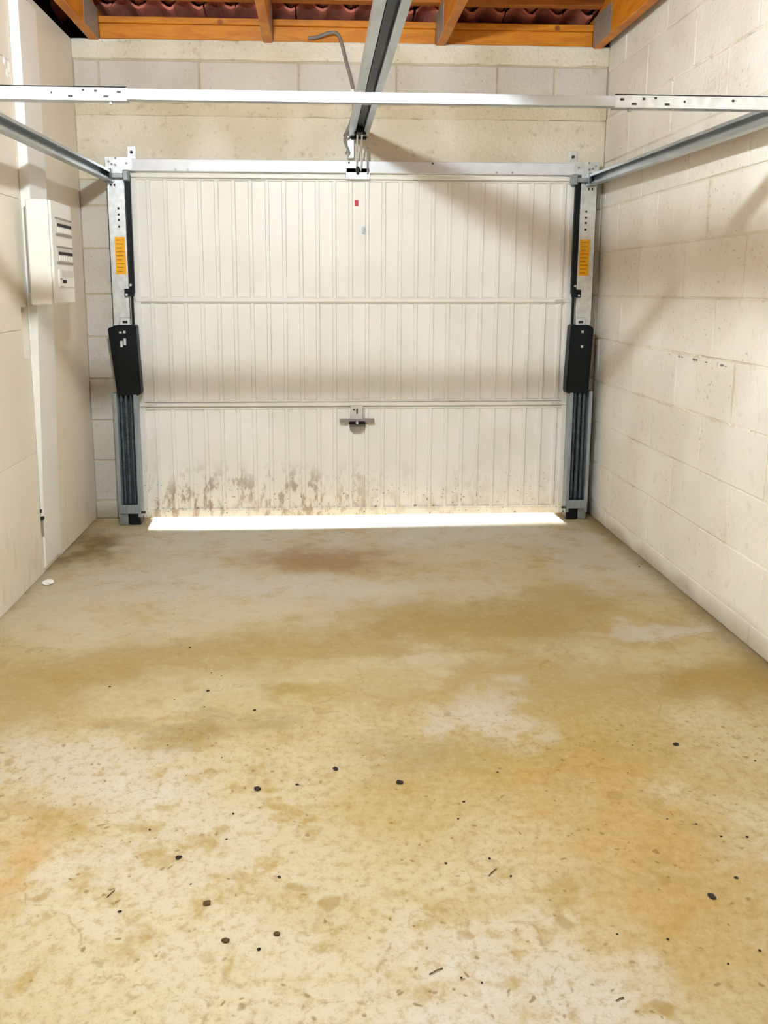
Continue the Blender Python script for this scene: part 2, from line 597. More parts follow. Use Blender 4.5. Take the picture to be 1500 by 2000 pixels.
# ------------------------------------------------------------------ right wall
cz = [0.0, 0.085, 0.306, 0.526, 0.746, 0.972, 1.197, 1.423, 1.649, 1.874, 2.10, 2.321, 2.545, 2.77, 3.0, 3.22]
offs = [0.3, 0.35, 0.577, 0.32, 0.5615, 0.37, 0.571, 0.257, 0.55, 0.34, 0.36 + 0.18, 0.244, 0.55, 0.3, 0.55]


raked = {3: (0.577, 1.077), 5: (0.872,), 4: (0.5615,), 6: (0.571, 1.071), 7: (0.257,), 8: (0.05,), 9: (0.845,)}
bm = bmesh.new()
box(bm, W + 0.022, W + 0.2, REAR, 0.2, 0, 4.7)
for i in range(len(cz) - 1):
    a = 0.0
    for d in tuple(raked.get(i, ())) + (-REAR,):
        box(bm, W + 0.0028, W + 0.0225, -d + 0.006, -a - (0.006 if a else 0), cz[i], cz[i + 1])
        a = d
wall_right = struct(obj('wall_right', bm, M['mortar_right']), 'white painted concrete block wall along the right side')


def right_block(y0, y1, z0, z1):
    L, H = round(y1 - y0, 3), round(z1 - z0, 3)
    g = 0.003

    def mk(bm):
        box(bm, 0, 0.06, -L / 2 + g, L / 2 - g, -H / 2 + g, H / 2 - g, bevel=0.003)
    piece('block', ('rb', L, H), mk, M['block_right'], wall_right, (W + random.uniform(-0.0035, 0.0015), (y0 + y1) / 2, (z0 + z1) / 2))


for i in range(len(cz) - 1):
    z0, z1 = cz[i], cz[i + 1]
    o = offs[i] % 0.5
    cuts = [0.0]
    d = o if o > 0.04 else o + 0.5
    while d < -REAR:
        cuts.append(d)
        d += 0.5
    cuts.append(-REAR)
    for a, b in zip(cuts, cuts[1:]):
        right_block(-b, -a, z0, z1)

for (d, zi, wd) in ((1.257, 7, 0.009), (1.5615, 4, 0.010), (1.577, 2, 0.007), (0.34, 9, 0.006), (1.04, 10, 0.006)):
    bm = bmesh.new()
    box(bm, W - 0.004, W + 0.004, -d - wd, -d + wd, cz[zi] + 0.004, cz[zi + 1] - 0.004, bevel=0.003)
    bmesh.ops.subdivide_edges(bm, edges=[e for e in bm.edges if abs(e.verts[0].co.z - e.verts[1].co.z) > 0.1], cuts=8)
    wobble(bm, 0.0012)
    obj('mortar_bead', bm, M['mortar_right'], wall_right)
for (d, zi, ln) in ((1.05, 5, 0.45), (0.45, 10, 0.8), (1.4, 10, 0.7), (0.9, 4, 0.6), (1.5, 4, 0.4), (0.25, 8, 0.16)):
    bm = bmesh.new()
    box(bm, W - 0.003, W + 0.004, -d - ln / 2, -d + ln / 2, cz[zi] - 0.007, cz[zi] + 0.005, bevel=0.002)
    bmesh.ops.subdivide_edges(bm, edges=[e for e in bm.edges if abs(e.verts[0].co.y - e.verts[1].co.y) > 0.1], cuts=18)
    wobble(bm, 0.0022)
    obj('mortar_bead', bm, M['mortar_right'], wall_right)
for d, q in ((0.98, 0.004), (1.08, 0.005), (1.11, 0.003), (1.22, 0.006), (1.245, 0.004), (1.33, 0.0045), (1.46, 0.006), (1.49, 0.003)):
    bm = bmesh.new()
    bmesh.ops.create_icosphere(bm, subdivisions=1, radius=q)
    for v in bm.verts:
        v.co = Vector((W - 0.003 + v.co.x * 0.5, -d + v.co.y * 2.6, cz[5] - 0.014 - 0.010 * (d - 0.95) + v.co.z * 0.8))
    wobble(bm, 0.0012)
    obj('dark_mortar_pit', bm, M['rubber'], wall_right)  # dark lumps standing in for shaded pits in the broken joint

# ------------------------------------------------------------------ left wall: smooth lining panels on a base wall
bm = bmesh.new()
box(bm, -0.2, -0.06, REAR, 0.2, 0, 2.44)
wall_left = struct(obj('wall_left', bm, M['plaster']), 'smooth cream lined wall along the left side')
zs = [0.0, 0.54, 1.062, 1.585, 2.11, 2.440]
NY0, NY1, NZ0, NZ1 = -0.965, -0.895, 0.937, 1.153       # notch cut for the cable
for lo, hi in zip(zs, zs[1:]):
    g = 0.0008
    bm = bmesh.new()
    if lo < NZ1 and hi > NZ0:
        box(bm, -0.059, 0.0, -3.4, NY0, lo + g, hi - g)
        if lo < NZ0:
            box(bm, -0.059, 0.0, NY0, NY1, lo + g, NZ0)
        if hi > NZ1:
            box(bm, -0.059, 0.0, NY0, NY1, NZ1, hi - g)
    else:
        box(bm, -0.059, 0.0, -3.4, NY1, lo + g, hi - g, bevel=0.001)
    obj('panel', bm, M['plaster'], wall_left)
    bm = bmesh.new()
    box(bm, -0.059, 0.0, REAR, -3.403, lo + g, hi - g, bevel=0.001)
    obj('panel', bm, M['plaster'], wall_left)
bm = bmesh.new()
box(bm, -0.059, 0.0, -0.890, -0.001, 0.004, 2.440)
obj('panel', bm, M['plaster'], wall_left)

# unseen rear wall, kept close and dark to soak up bounced light
bm = bmesh.new()
box(bm, -0.2, W + 0.2, REAR - 0.15, REAR, 0, 4.9)
struct(obj('wall_rear', bm, M['rear']), 'unseen wall behind the viewer, dark grey to soak up bounced light')


# ------------------------------------------------------------------ roof: deck, battens and tiles
def zroof(y):
    return 2.605 - 0.30 * y


bm = bmesh.new()
extrude_x(bm, [(0.9, zroof(0.9) + 0.075), (0.9, zroof(0.9) + 0.12), (REAR - 0.2, zroof(REAR - 0.2) + 0.12), (REAR - 0.2, zroof(REAR - 0.2) + 0.075)], -0.3, W + 0.3)
box(bm, -0.2, W + 0.2, 0.2, 0.23, TOPZ - 0.05, 2.64)  # closure board added at the eaves to keep sky light out
box(bm, -0.26, -0.2, REAR, 0.2, 2.3, 4.7)  # added infill, coloured dark for the unlit gap above the left wall
ceiling = struct(obj('ceiling', bm, M['deck']), 'underside of the tiled roof above the trusses')
for k in range(-1, 14):
    y = -0.10 - 0.36 * k
    bm = bmesh.new()
    z = zroof(y)
    box(bm, 0.0, W, y - 0.03, y + 0.03, z - 0.034, z + 0.006, bevel=0.002)
    obj('batten', bm, M['wood_dark'], ceiling)


def tile_mesh(bm):
    wdt, ln, n = 0.15, 0.40, 8
    rows = []
    for j, (yy, dz) in enumerate(((-ln / 2, -0.020), (ln / 2, 0.022))):
        rr = []
        for i in range(n + 1):
            t = i / n
            x = (t - 0.5) * wdt
            h = 0.034 * math.sin(math.pi * min(1, t / 0.72)) if t < 0.72 else -0.008 * math.sin(math.pi * (t - 0.72) / 0.28)
            rr.append((x, yy, h + dz - 0.30 * yy))
        rows.append(rr)
    th = 0.014
    a = [[bm.verts.new(p) for p in r] for r in rows]
    b = [[bm.verts.new((p[0], p[1], p[2] + th)) for p in r] for r in rows]
    for i in range(n):
        bm.faces.new((a[0][i], a[0][i + 1], a[1][i + 1], a[1][i]))
        bm.faces.new((b[0][i], b[1][i], b[1][i + 1], b[0][i + 1]))
        for j in (0, 1):
            bm.faces.new((a[j][i], b[j][i], b[j][i + 1], a[j][i + 1]))
    for i in (0, n):
        bm.faces.new((a[0][i], a[1][i], b[1][i], b[0][i]))


for k in range(-1, 4):
    yc = 0.215 - 0.36 * k
    for i in range(19):
        o = piece('tile', 'tile', tile_mesh, M['tile'], ceiling,
                  (-0.02 + 0.15 * i + random.uniform(-0.006, 0.006), yc + random.uniform(-0.01, 0.01), zroof(yc) + 0.012 + random.uniform(0, 0.008)))
        o.rotation_euler = (random.uniform(-0.01, 0.01), random.uniform(-0.03, 0.03), random.uniform(-0.03, 0.03))

# ------------------------------------------------------------------ roof trusses
CB = 2.436                                  # underside of the bottom chords
truss_x = [(0.090, 0.135, 'against the cream lined wall'), (0.945, 0.988, 'just left of the opener rail'),
           (1.808, 1.852, 'just right of the opener rail'), (2.612, 2.658, 'against the white block wall')]
for x0, x1, where in truss_x:
    t = thing('roof_truss', 'orange pine roof truss with grey nail plates ' + where, 'roof truss', ((x0 + x1) / 2, -3.0, CB), 'roof trusses')
    bx('bottom_chord', M['wood'], t, x0, x1, REAR + 0.02, 0.16, CB, CB + 0.145, bevel=0.003)
    bm = bmesh.new()
    tp = lambda y: zroof(y) - 0.036
    extrude_x(bm, [(-0.03, tp(-0.03)), (-0.03, tp(-0.03) - 0.05), (-0.35, CB + 0.15), (-5.0, tp(-5.0) - 0.11), (-5.0, tp(-5.0))], x0 + 0.001, x1 - 0.001)
    obj('top_chord', bm, M['wood'], t)
    bx('web', M['wood'], t, x0 + 0.002, x1 - 0.002, -2.6, -2.5, CB + 0.1, tp(-2.5) - 0.06, bevel=0.003)
    for sx in (x0 - 0.0025, x1 + 0.0005):
        bx('nail_plate', M['plate'], t, sx, sx + 0.002, -0.27, -0.005, CB + 0.004, CB + 0.143, label='grey galvanised nail plate')
edges = [(0.138, 0.943, 'above the fuse box side'), (0.990, 1.806, 'behind the opener rail'), (1.854, 2.610, 'ending at the white block wall')]
for a, b, where in edges:
    t = thing('blocking_board', 'orange pine board on the wall top, ' + where, 'board', ((a + b) / 2, 0.03, TOPZ), 'boards between the trusses')
    bx('board', M['wood'], t, a, b, 0.004, 0.05, TOPZ + 0.001, TOPZ + 0.072, bevel=0.003)
    bx('upper_board', M['wood'], t, a, b, -0.008, 0.075, TOPZ + 0.0725, TOPZ + 0.103, bevel=0.003)

# ------------------------------------------------------------------ garage door leaf
LX0, LX1, LZ0, LZ1 = 0.262, 2.545, 0.014, 1.797
LY = -0.030                                  # face of the recessed sheet
door = thing('garage_door', 'white ribbed steel up-and-over garage door leaf', 'garage door', ((LX0 + LX1) / 2, LY, LZ0))
sections = [(1.178, 1.775), (0.640, 1.160), (0.052, 0.606)]
for z0, z1 in sections:
    s = bx('door_skin', M['door'], door, LX0 + 0.02, LX1 - 0.02, LY, LY + 0.012, z0 - 0.01, z1 + 0.01)
    for i in range(26):
        x = 0.352 + 0.0853 * i

        def rib(bm, h=round(z1 - z0 - 0.012, 3)):
            extrude_z(bm, [(-0.0125, 0.002), (-0.0080, -0.011), (0.0080, -0.011), (0.0125, 0.002)], -h / 2, h / 2)
        piece('rib', ('rib', round(z1 - z0, 3)), rib, M['door'], s, (x, LY, (z0 + z1) / 2))
    # pressed lips above and below the ribs
    for (za, zb) in ((z1 - 0.010, z1 + 0.006), (z0 - 0.006, z0 + 0.012)):
        bm = bmesh.new()
        extrude_x(bm, [(LY + 0.002, za), (LY - 0.012, za + 0.006), (LY - 0.012, zb - 0.006), (LY + 0.002, zb)], LX0 + 0.02, LX1 - 0.02)
        obj('pressed_lip', bm, M['door'], s)
for x0, x1 in ((LX0, LX0 + 0.032), (LX1 - 0.032, LX1)):
    bx('stile', M['door'], door, x0, x1, LY - 0.014, LY + 0.02, LZ0, LZ1, bevel=0.003)
bx('top_rail', M['door'], door, LX0, LX1, LY - 0.028, LY + 0.02, 1.778, 1.800, bevel=0.004)
for z0, z1 in ((1.156, 1.182), (0.612, 0.636)):
    r = bx('cross_rail', M['door'], door, LX0 + 0.004, LX1 - 0.004, LY - 0.024, LY + 0.01, z0 + 0.004, z1, bevel=0.005)
    for x in (LX0 + 0.07, LX1 - 0.07):
        bx('clip', M['galv'], r, x - 0.022, x + 0.022, LY - 0.028, LY - 0.024, z0 + 0.008, z0 + 0.020)
bx('bottom_rail', M['door'], door, LX0, LX1, LY - 0.012, LY + 0.02, LZ0, 0.052, bevel=0.003)
# lock set
lk = thing('lock_set', '', '', (1.407, LY - 0.01, 0.54))
del lk['label'], lk['category']
lk.parent = door
lk.location = Vector((1.407, LY - 0.01, 0.54)) - door.location
bx('lock_plate', M['galv'], lk, 1.372, 1.440, LY - 0.030, LY, 0.545, 0.622, bevel=0.003, label='bright zinc lock plate')
bx('lock_bar', M['bracket'], lk, 1.314, 1.500, LY - 0.036, LY - 0.014, 0.527, 0.548, bevel=0.002, label='grey metal lock bar')
bx('lock_handle', M['black'], lk, 1.364, 1.452, LY - 0.060, LY - 0.030, 0.521, 0.536, bevel=0.004, label='black turn handle')
cy('lock_spindle', M['galv'], lk, (1.407, LY - 0.03, 0.531), (1.407, LY - 0.066, 0.531), 0.007)
bm = bmesh.new()
extrude_y(bm, [(1.368, 0.522), (1.446, 0.522), (1.446, 0.500)] + [(1.407 + 0.040 * math.cos(a), 0.495 + 0.020 * math.sin(a)) for a in [-i * math.pi / 8 for i in range(1, 8)]] + [(1.368, 0.500)], LY - 0.026, LY)
obj('lock_cover', bm, M['bracket'], lk)
bx('lock_slot', M['dark'], lk, 1.404, 1.412, LY - 0.0315, LY - 0.030, 0.575, 0.603)
bx('lock_slot', M['dark'], lk, 1.386, 1.398, LY - 0.0315, LY - 0.030, 0.594, 0.601)
bx('red_tag', M['red'], door, 1.398, 1.416, LY - 0.002, LY, 1.648, 1.678, label='small red sticker')
bx('grey_clip', M['galv_dull'], door, 1.434, 1.446, LY - 0.012, LY, 1.510, 1.545)
# drive bracket on the top edge
bx('drive_bracket', M['galv'], door, 1.350, 1.472, LY - 0.045, LY - 0.028, 1.776, 1.832, bevel=0.003, label='bright zinc drive bracket')
bx('drive_clevis', M['dark'], door, 1.402, 1.416, LY - 0.070, LY - 0.040, 1.800, 1.835)
for x in (1.364, 1.458):
    cy('bolt', M['galv_dull'], door, (x, LY - 0.045, 1.79), (x, LY - 0.05, 1.79), 0.006, 8)

# ------------------------------------------------------------------ door frame
FY = -0.075
frame = thing('door_frame', 'galvanised steel frame around the white garage door', 'door frame', (1.4, FY, 0))


def post(px0, px1, sgn):
    """channel section, open side towards the wall, with a returned lip beside the leaf"""
    bm = bmesh.new()
    t = 0.003
    box(bm, px0, px1, FY, FY + t, 0.0, 1.80)
    box(bm, px0, px0 + t, FY, -0.001, 0.0, 1.80)
    box(bm, px1 - t, px1, FY, -0.001, 0.0, 1.80)
    p = obj('post', bm, M['galv'], frame)
    cxm = (px0 + px1) / 2
    for z in (1.625, 1.595, 1.568, 1.535):
        bx('slot_hole', M['dark'], p, cxm + sgn * 0.008 - 0.005, cxm + sgn * 0.008 + 0.005, FY - 0.0006, FY, z - 0.005, z + 0.005)
    for dx in (-0.012, 0.006):
        bx('slot_hole', M['dark'], p, cxm - sgn * 0.012 + dx - 0.004, cxm - sgn * 0.012 + dx + 0.004, FY - 0.0006, FY, 1.732, 1.744)
    st = bx('sticker', M['yellow'], p, cxm + sgn * 0.008 - 0.026, cxm + sgn * 0.008 + 0.026, FY - 0.0012, FY - 0.0002, 1.300, 1.485, label='yellow warning sticker with rows of small print')
    for k in range(9):
        z = 1.472 - 0.0195 * k
        bx('print_line', M['sticker_ink'], st, cxm + sgn * 0.008 - 0.020, cxm + sgn * 0.008 + 0.020 - 0.006 * (k % 3), FY - 0.0016, FY - 0.0011, z - 0.004, z)
    return p


post(0.157, 0.246, 1)
post(2.556, 2.645, -1)
bx('header', M['white_steel'], frame, 0.157, 2.645, FY, -0.001, 1.806, 1.866, bevel=0.003)
for s_, x0, x1 in ((1, 0.155, 0.285), (-1, 2.517, 2.647)):
    bm = bmesh.new()
    a, b = (x0, x1) if s_ == 1 else (x1, x0)
    k = 0.088 * s_
    extrude_y(bm, [(a, 1.872), (b, 1.872), (b, 1.812), (a + k, 1.812), (a + k, 1.775), (a, 1.775)][::s_], FY - 0.004, FY)
    cp = obj('corner_plate', bm, M['galv'], frame)
    for dx, z in ((0.018, 1.850), (0.032, 1.838), (0.050, 1.834), (0.052, 1.866), (0.105, 1.842)):
        cy('bolt', M['galv_dull'], cp, (a + dx * s_, FY - 0.003, z), (a + dx * s_, FY - 0.009, z), 0.0055, 8)
    xt = x0 + 0.118 if s_ == 1 else x1 - 0.118
    tb = bx('wall_tab', M['galv'], frame, xt - 0.022, xt + 0.022, -0.012, -0.001, 1.866, 1.935, bevel=0.002)
    cy('screw', M['dark'], tb, (xt, -0.011, 1.905), (xt, -0.018, 1.905), 0.008, 8)
for x in (0.50, 0.56, 2.12, 2.20):
    cy('bolt', M['galv_dull'], frame, (x, FY + 0.001, 1.815), (x, FY - 0.005, 1.815), 0.005, 8)
for x in (1.366, 1.462, 1.79):
    cy('bolt', M['dark'], frame, (x, FY + 0.001, 1.856), (x, FY - 0.004, 1.856), 0.005, 8)

# ------------------------------------------------------------------ spring assemblies on both sides
for s_, edge, where in ((1, 0.246, 'beside the cream wall'), (-1, 2.556, 'beside the white block wall')):
    X = lambda d: edge + s_ * d               # d > 0 runs towards the leaf

    def b2(name, mat, par, d0, d1, y0, y1, z0, z1, bevel=0.0, label=None):
        a, b = sorted((X(d0), X(d1)))
        return bx(name, mat, par, a, b, y0, y1, z0, z1, bevel=bevel, label=label)
    t = thing('spring_assembly', 'black capped counterweight spring unit with steel channel ' + where, 'spring unit', (X(0), FY, 0), 'door spring units')
    # black lift arm above the cover
    b2('lift_arm', M['black'], t, 0.004, 0.028, FY - 0.012, FY + 0.012, 1.205, 1.790, 0.003)
    b2('lift_arm_rod', M['black'], t, 0.008, 0.020, FY - 0.010, FY + 0.002, 1.03, 1.21)
    ck = b2('arm_clamp', M['black'], t, -0.022, 0.026, FY - 0.022, FY - 0.001, 1.188, 1.228, 0.003)
    for d, z in ((-0.010, 1.198), (0.012, 1.246)):
        cy('bolt', M['galv'], ck, (X(d), FY - 0.018, z), (X(d), FY - 0.026, z), 0.006, 8)
    # cover box, a little wider at the foot
    bm = bmesh.new()
    pr = [(-0.105 if s_ == 1 else -0.085, 1.030), (-0.060, 1.048), (0.040, 1.048), (0.052, 0.700), (0.040, 0.688), (-0.072, 0.688)]
    y0, y1 = FY - 0.075, FY - 0.006
    fr = [bm.verts.new((X(d), y0 + (0.012 if i in (0, 5) else 0), z)) for i, (d, z) in enumerate(pr)]
    bk = [bm.verts.new((X(d), y1, z)) for d, z in pr]
    for i in range(6):
        bm.faces.new((fr[i], fr[(i + 1) % 6], bk[(i + 1) % 6], bk[i]))
    bm.faces.new(fr)
    bm.faces.new(bk[::-1])
    bmesh.ops.bevel(bm, geom=bm.edges[:], offset=0.005, segments=2, affect='EDGES')
    cv = obj('spring_cover', bm, M['black'], t)
    if s_ == 1:
        for d, z, h in ((-0.018, 1.012, 0.006), (-0.038, 1.010, 0.005), (-0.018, 0.963, 0.017), (-0.035, 0.952, 0.016)):
            b2('cover_slot', M['galv'], cv, d - 0.006, d + 0.006, y0 - 0.0012, y0 + 0.002, z - h, z + h)
    else:
        for d, z in ((-0.022, 1.012), (-0.022, 0.935)):
            b2('cover_screw', M['galv'], cv, d - 0.006, d + 0.006, y0 - 0.0015, y0 + 0.002, z - 0.006, z + 0.006)
    # hook link on top
    hk = b2('hook_link', M['galv'], t, -0.044, 0.006, FY - 0.050, FY - 0.030, 1.040, 1.084, 0.003)
    b2('hook_slot', M['dark'], hk, -0.030, -0.006, FY - 0.0515, FY - 0.049, 1.054, 1.068)
    # channel with three springs below the cover
    bm = bmesh.new()
    a0, a1 = -0.092, 0.028
    tt = 0.003
    ch = [(a0, FY - 0.07), (a0 + 0.018, FY - 0.07), (a0 + 0.018, FY - 0.067), (a0 + tt, FY - 0.067), (a0 + tt, FY - 0.012),
          (a1 - tt, FY - 0.012), (a1 - tt, FY - 0.067), (a1 - 0.018, FY - 0.067), (a1 - 0.018, FY - 0.07), (a1, FY - 0.07), (a1, FY - 0.009), (a0, FY - 0.009)]
    extrude_z(bm, [(X(d), y) for d, y in ch], 0.045, 0.70)
    obj('spring_channel', bm, M['channel'], t)
    for d in (-0.060, -0.034, -0.008):
        bm = bmesh.new()
        n, seg = 60, 8
        prev = None
        for i in range(n + 1):
            z = 0.11 + (0.70 - 0.11) * i / n
            r = 0.0125 if i % 2 else 0.0100
            ring = [bm.verts.new((X(d) + r * math.cos(k * 2 * math.pi / seg), FY - 0.035 + r * math.sin(k * 2 * math.pi / seg), z)) for k in range(seg)]
            if prev:
                for k in range(seg):
                    bm.faces.new((prev[k], prev[(k + 1) % seg], ring[(k + 1) % seg], ring[k]))
            prev = ring
        obj('coil_spring', bm, M['spring'], t, smooth=True)
    ft = b2('foot_bracket', M['channel'], t, -0.085, 0.024, FY - 0.078, FY - 0.062, 0.066, 0.112, 0.002, label='blue grey foot bracket')
    cy('bolt', M['dark'], ft, (X(0.026), FY - 0.070, 0.072), (X(0.048), FY - 0.070, 0.072), 0.006, 8)
    b2('foot_block', M['black'], t, -0.040, 0.020, FY - 0.060, FY - 0.010, 0.001, 0.066, 0.004)
    b2('foot_plate', M['galv_dull'], t, -0.090, -0.046, FY - 0.062, FY - 0.003, 0.001, 0.070, 0.003)

# ------------------------------------------------------------------ side tracks
for s_, xc, where in ((1, 0.172, 'along the cream wall'), (-1, 2.604, 'along the white block wall')):
    t = thing('side_track', 'galvanised horizontal door track ' + where, 'door track', (xc, -1.0, 1.74), 'side door tracks')
    h, w, tk = 0.052, 0.034, 0.004
    zc = 1.777
    q = s_                                     # open side faces the middle of the garage
    pr = [(-w / 2, -h / 2), (w / 2, -h / 2), (w / 2, -h / 2 + 0.012), (w / 2 - tk, -h / 2 + 0.012), (w / 2 - tk, -h / 2 + tk), (-w / 2 + tk, -h / 2 + tk),
          (-w / 2 + tk, h / 2 - tk), (w / 2 - tk, h / 2 - tk), (w / 2 - tk, h / 2 - 0.012), (w / 2, h / 2 - 0.012), (w / 2, h / 2), (-w / 2, h / 2)]
    bm = bmesh.new()
    extrude_y(bm, [(xc + q * a, zc + b - 0.020) for a, b in pr], -2.022, -0.10, 0.022)
    obj('track_profile', bm, M['track'], t)
    hb = bx('hinge_block', M['galv_dull'], t, xc - 0.022, xc + 0.022, -0.125, FY - 0.006, 1.748, 1.812, bevel=0.004)
    a, b = sorted((xc + s_ * 0.02, xc + s_ * 0.095))
    bx('roller_shaft', M['galv_dull'], t, a, b, -0.112, FY - 0.004, 1.768, 1.790, bevel=0.003)
    bx('roller_block', M['galv_dull'], t, xc + s_ * 0.088 - 0.014, xc + s_ * 0.088 + 0.014, -0.118, FY + 0.01, 1.755, 1.806, bevel=0.004)
    cy('roller', M['black'], t, (xc + s_ * 0.004, -0.14, 1.775), (xc + s_ * 0.018, -0.14, 1.775), 0.017, 14)

# ------------------------------------------------------------------ telescopic cross bar
BY, BZ = -2.04, 1.752
t = thing('cross_bar', 'telescopic white zinc cross bar spanning between the two side tracks', 'cross bar', (1.35, BY, BZ))
bm = bmesh.new()
extrude_x(bm, [(BY - 0.010, BZ - 0.0135), (BY - 0.010, BZ + 0.0135), (BY + 0.020, BZ + 0.0135), (BY + 0.020, BZ - 0.0135), (BY + 0.017, BZ - 0.0135), (BY + 0.017, BZ + 0.0105), (BY - 0.007, BZ + 0.0105), (BY - 0.007, BZ - 0.0135)], 0.55, 2.25)
obj('inner_bar', bm, M['white_steel'], t)
for x0, x1, s_ in ((0.145, 0.690, 1), (2.045, 2.632, -1)):
    bm = bmesh.new()
    box(bm, x0, x1, BY - 0.014, BY - 0.011, BZ - 0.018, BZ + 0.018)
    box(bm, x0, x1, BY - 0.014, BY + 0.024, BZ + 0.015, BZ + 0.018)
    box(bm, x0, x1, BY + 0.021, BY + 0.024, BZ - 0.018, BZ + 0.018)
    sl = obj('outer_sleeve', bm, M['white_steel'] if s_ == 1 else M['galv'], t)
    e = x1 if s_ == 1 else x0
    for d, dz, hw in ((0.020, 0.004, 0.008), (0.055, -0.008, 0.010), (0.082, 0.006, 0.006), (0.116, 0.008, 0.005), (0.150, -0.008, 0.010), (0.200, 0.0, 0.004), (0.34, 0.004, 0.005)):
        x = e - s_ * d
        bx('slot_hole', M['dark'], sl, x - hw * 0.7, x + hw * 0.7, BY - 0.0148, BY - 0.0138, BZ + dz - 0.003, BZ + dz + 0.003)
    cy('bolt', M['galv_dull'], sl, (e - s_ * 0.045, BY - 0.004, BZ - 0.018), (e - s_ * 0.045, BY - 0.004, BZ - 0.027), 0.005, 8)

# ------------------------------------------------------------------ opener rail
RX, RZ = 1.414, 2.003
t = thing('opener_rail', 'galvanised central opener rail with a dark drive slot', 'opener rail', (RX, -1.8, RZ))
w, h, tk = 0.048, 0.040, 0.003
pr = [(-w, -h / 2), (-0.020, -h / 2), (-0.020, -h / 2 + 0.012), (-0.020 - tk, -h / 2 + 0.012), (-0.020 - tk, -h / 2 + tk), (-w + tk, -h / 2 + tk),
      (-w + tk, h / 2 - tk), (w - tk, h / 2 - tk), (w - tk, -h / 2 + tk), (0.020 + tk, -h / 2 + tk), (0.020 + tk, -h / 2 + 0.012), (0.020, -h / 2 + 0.012),
      (0.020, -h / 2), (w, -h / 2), (w, h / 2), (-w, h / 2)]
bm = bmesh.new()
extrude_y(bm, [(RX + a, RZ + b) for a, b in pr], -3.25, -0.045)
obj('rail_profile', bm, M['track'], t)
bx('drive_belt', M['black'], t, RX - 0.013, RX + 0.013, -3.2, -0.08, RZ - 0.004, RZ + 0.004)
bx('end_cap', M['black'], t, RX - 0.040, RX + 0.040, -0.075, -0.035, RZ - 0.030, RZ + 0.018, bevel=0.004)
bx('wall_bracket', M['galv'], t, RX - 0.055, RX - 0.020, -0.04, -0.002, RZ - 0.12, RZ + 0.03, bevel=0.003)
for dx in (-0.010, 0.012):
    bm = bmesh.new()
    tube(bm, [(RX + dx, -0.20, RZ - 0.02), (RX + dx, -0.12, RZ - 0.10), (RX + dx, -0.085, 1.815)], 0.0045, 6)
    obj('drive_arm', bm, M['galv'], t)
cy('trolley_pin', M['black'], t, (RX - 0.026, -0.20, RZ - 0.022), (RX + 0.030, -0.20, RZ - 0.022), 0.010, 10)
bx('trolley', M['black'], t, RX - 0.014, RX + 0.014, -0.26, -0.14, RZ - 0.032, RZ - 0.006, bevel=0.003)
bx('release_lever', M['rubber'], t, RX + 0.042, RX + 0.050, -0.09, -0.078, 1.80, 1.93)
# hook shaped release handle on the left of the bracket
bm = bmesh.new()
tube(bm, spline([(RX - 0.030, -0.10, 1.992), (RX - 0.055, -0.10, 1.985), (RX - 0.070, -0.10, 1.965), (RX - 0.062, -0.10, 1.935), (RX - 0.052, -0.10, 1.915), (RX - 0.066, -0.10, 1.895)], 5), 0.0065, 8)
obj('release_hook', bm, M['rubber'], t, smooth=True)

# motor end of the rail, out of the picture above the viewer's line of sight
mo = thing('opener_motor', 'grey opener motor head at the rear end of the central rail', 'opener motor', (RX, -3.45, RZ))
bx('housing', M['panel_grey'], mo, RX - 0.10, RX + 0.10, -3.62, -3.26, RZ - 0.05, RZ + 0.07, bevel=0.02)
for x in (RX - 0.08, RX + 0.08):
    bx('hanger_strap', M['galv'], mo, x - 0.012, x + 0.012, -3.45, -3.447, RZ + 0.06, CB + 0.02)
bx('hanger_bar', M['galv'], mo, 0.99, 1.806, -3.47, -3.43, CB, CB + 0.02)

# ------------------------------------------------------------------ cable down to the rail
bm = bmesh.new()
tube(bm, spline([(1.165, -0.020, 2.458), (1.21, -0.025, 2.462), (1.265, -0.035, 2.478), (1.305, -0.04, 2.478), (1.328, -0.04, 2.44), (1.355, -0.04, 2.34), (1.385, -0.04, 2.23), (1.393, -0.035, 2.13), (1.375, -0.05, 2.05), (1.345, -0.06, 1.985)], 8), 0.0085, 8)
cb = obj('grey_cable', bm, M['rubber'], None, smooth=True)
tag(cb, 'grey cable bending from the orange boards down to the central opener rail', 'cable')
bx('cable_clip', M['panel_white'], cb, 1.375, 1.393, -0.055, -0.002, 2.195, 2.213, label='small white cable clip')

# ------------------------------------------------------------------ trunking on the left wall
t = thing('cable_trunking', 'tall white plastic cable trunking on the cream wall behind the fuse box', 'cable trunking', (0.0, -0.78, 0))
TY0, TY1, TX = -0.885, -0.665, 0.040
bx('trunking_base', M['trunk'], t, 0.0005, 0.006, TY0 - 0.003, TY1 + 0.003, 0.02, 2.40, bevel=0.002)
bm = bmesh.new()
pts = [(0.006, 0.03), (0.010, 0.03), (0.014, 0.30), (0.034, 0.95), (TX, 1.16), (TX, 2.375), (0.006, 2.375)]
a_ = [bm.verts.new((x, TY0, z)) for x, z in pts]
b_ = [bm.verts.new((x, TY1, z)) for x, z in pts]
for i_ in range(7):
    bm.faces.new((a_[i_], a_[(i_ + 1) % 7], b_[(i_ + 1) % 7], b_[i_]))
bm.faces.new(a_)
bm.faces.new(b_[::-1])
obj('trunking_cover', bm, M['trunk'], t)
bm = bmesh.new()
tube(bm, [(0.02, -0.73, 2.37), (0.02, -0.735, 2.70)], 0.008, 8)
obj('cable', bm, M['black'], t, smooth=True)
bm = bmesh.new()
tube(bm, [(0.024, -0.80, 2.37), (0.024, -0.79, 2.70)], 0.009, 8)
obj('cable', bm, M['trunk'], t, smooth=True)

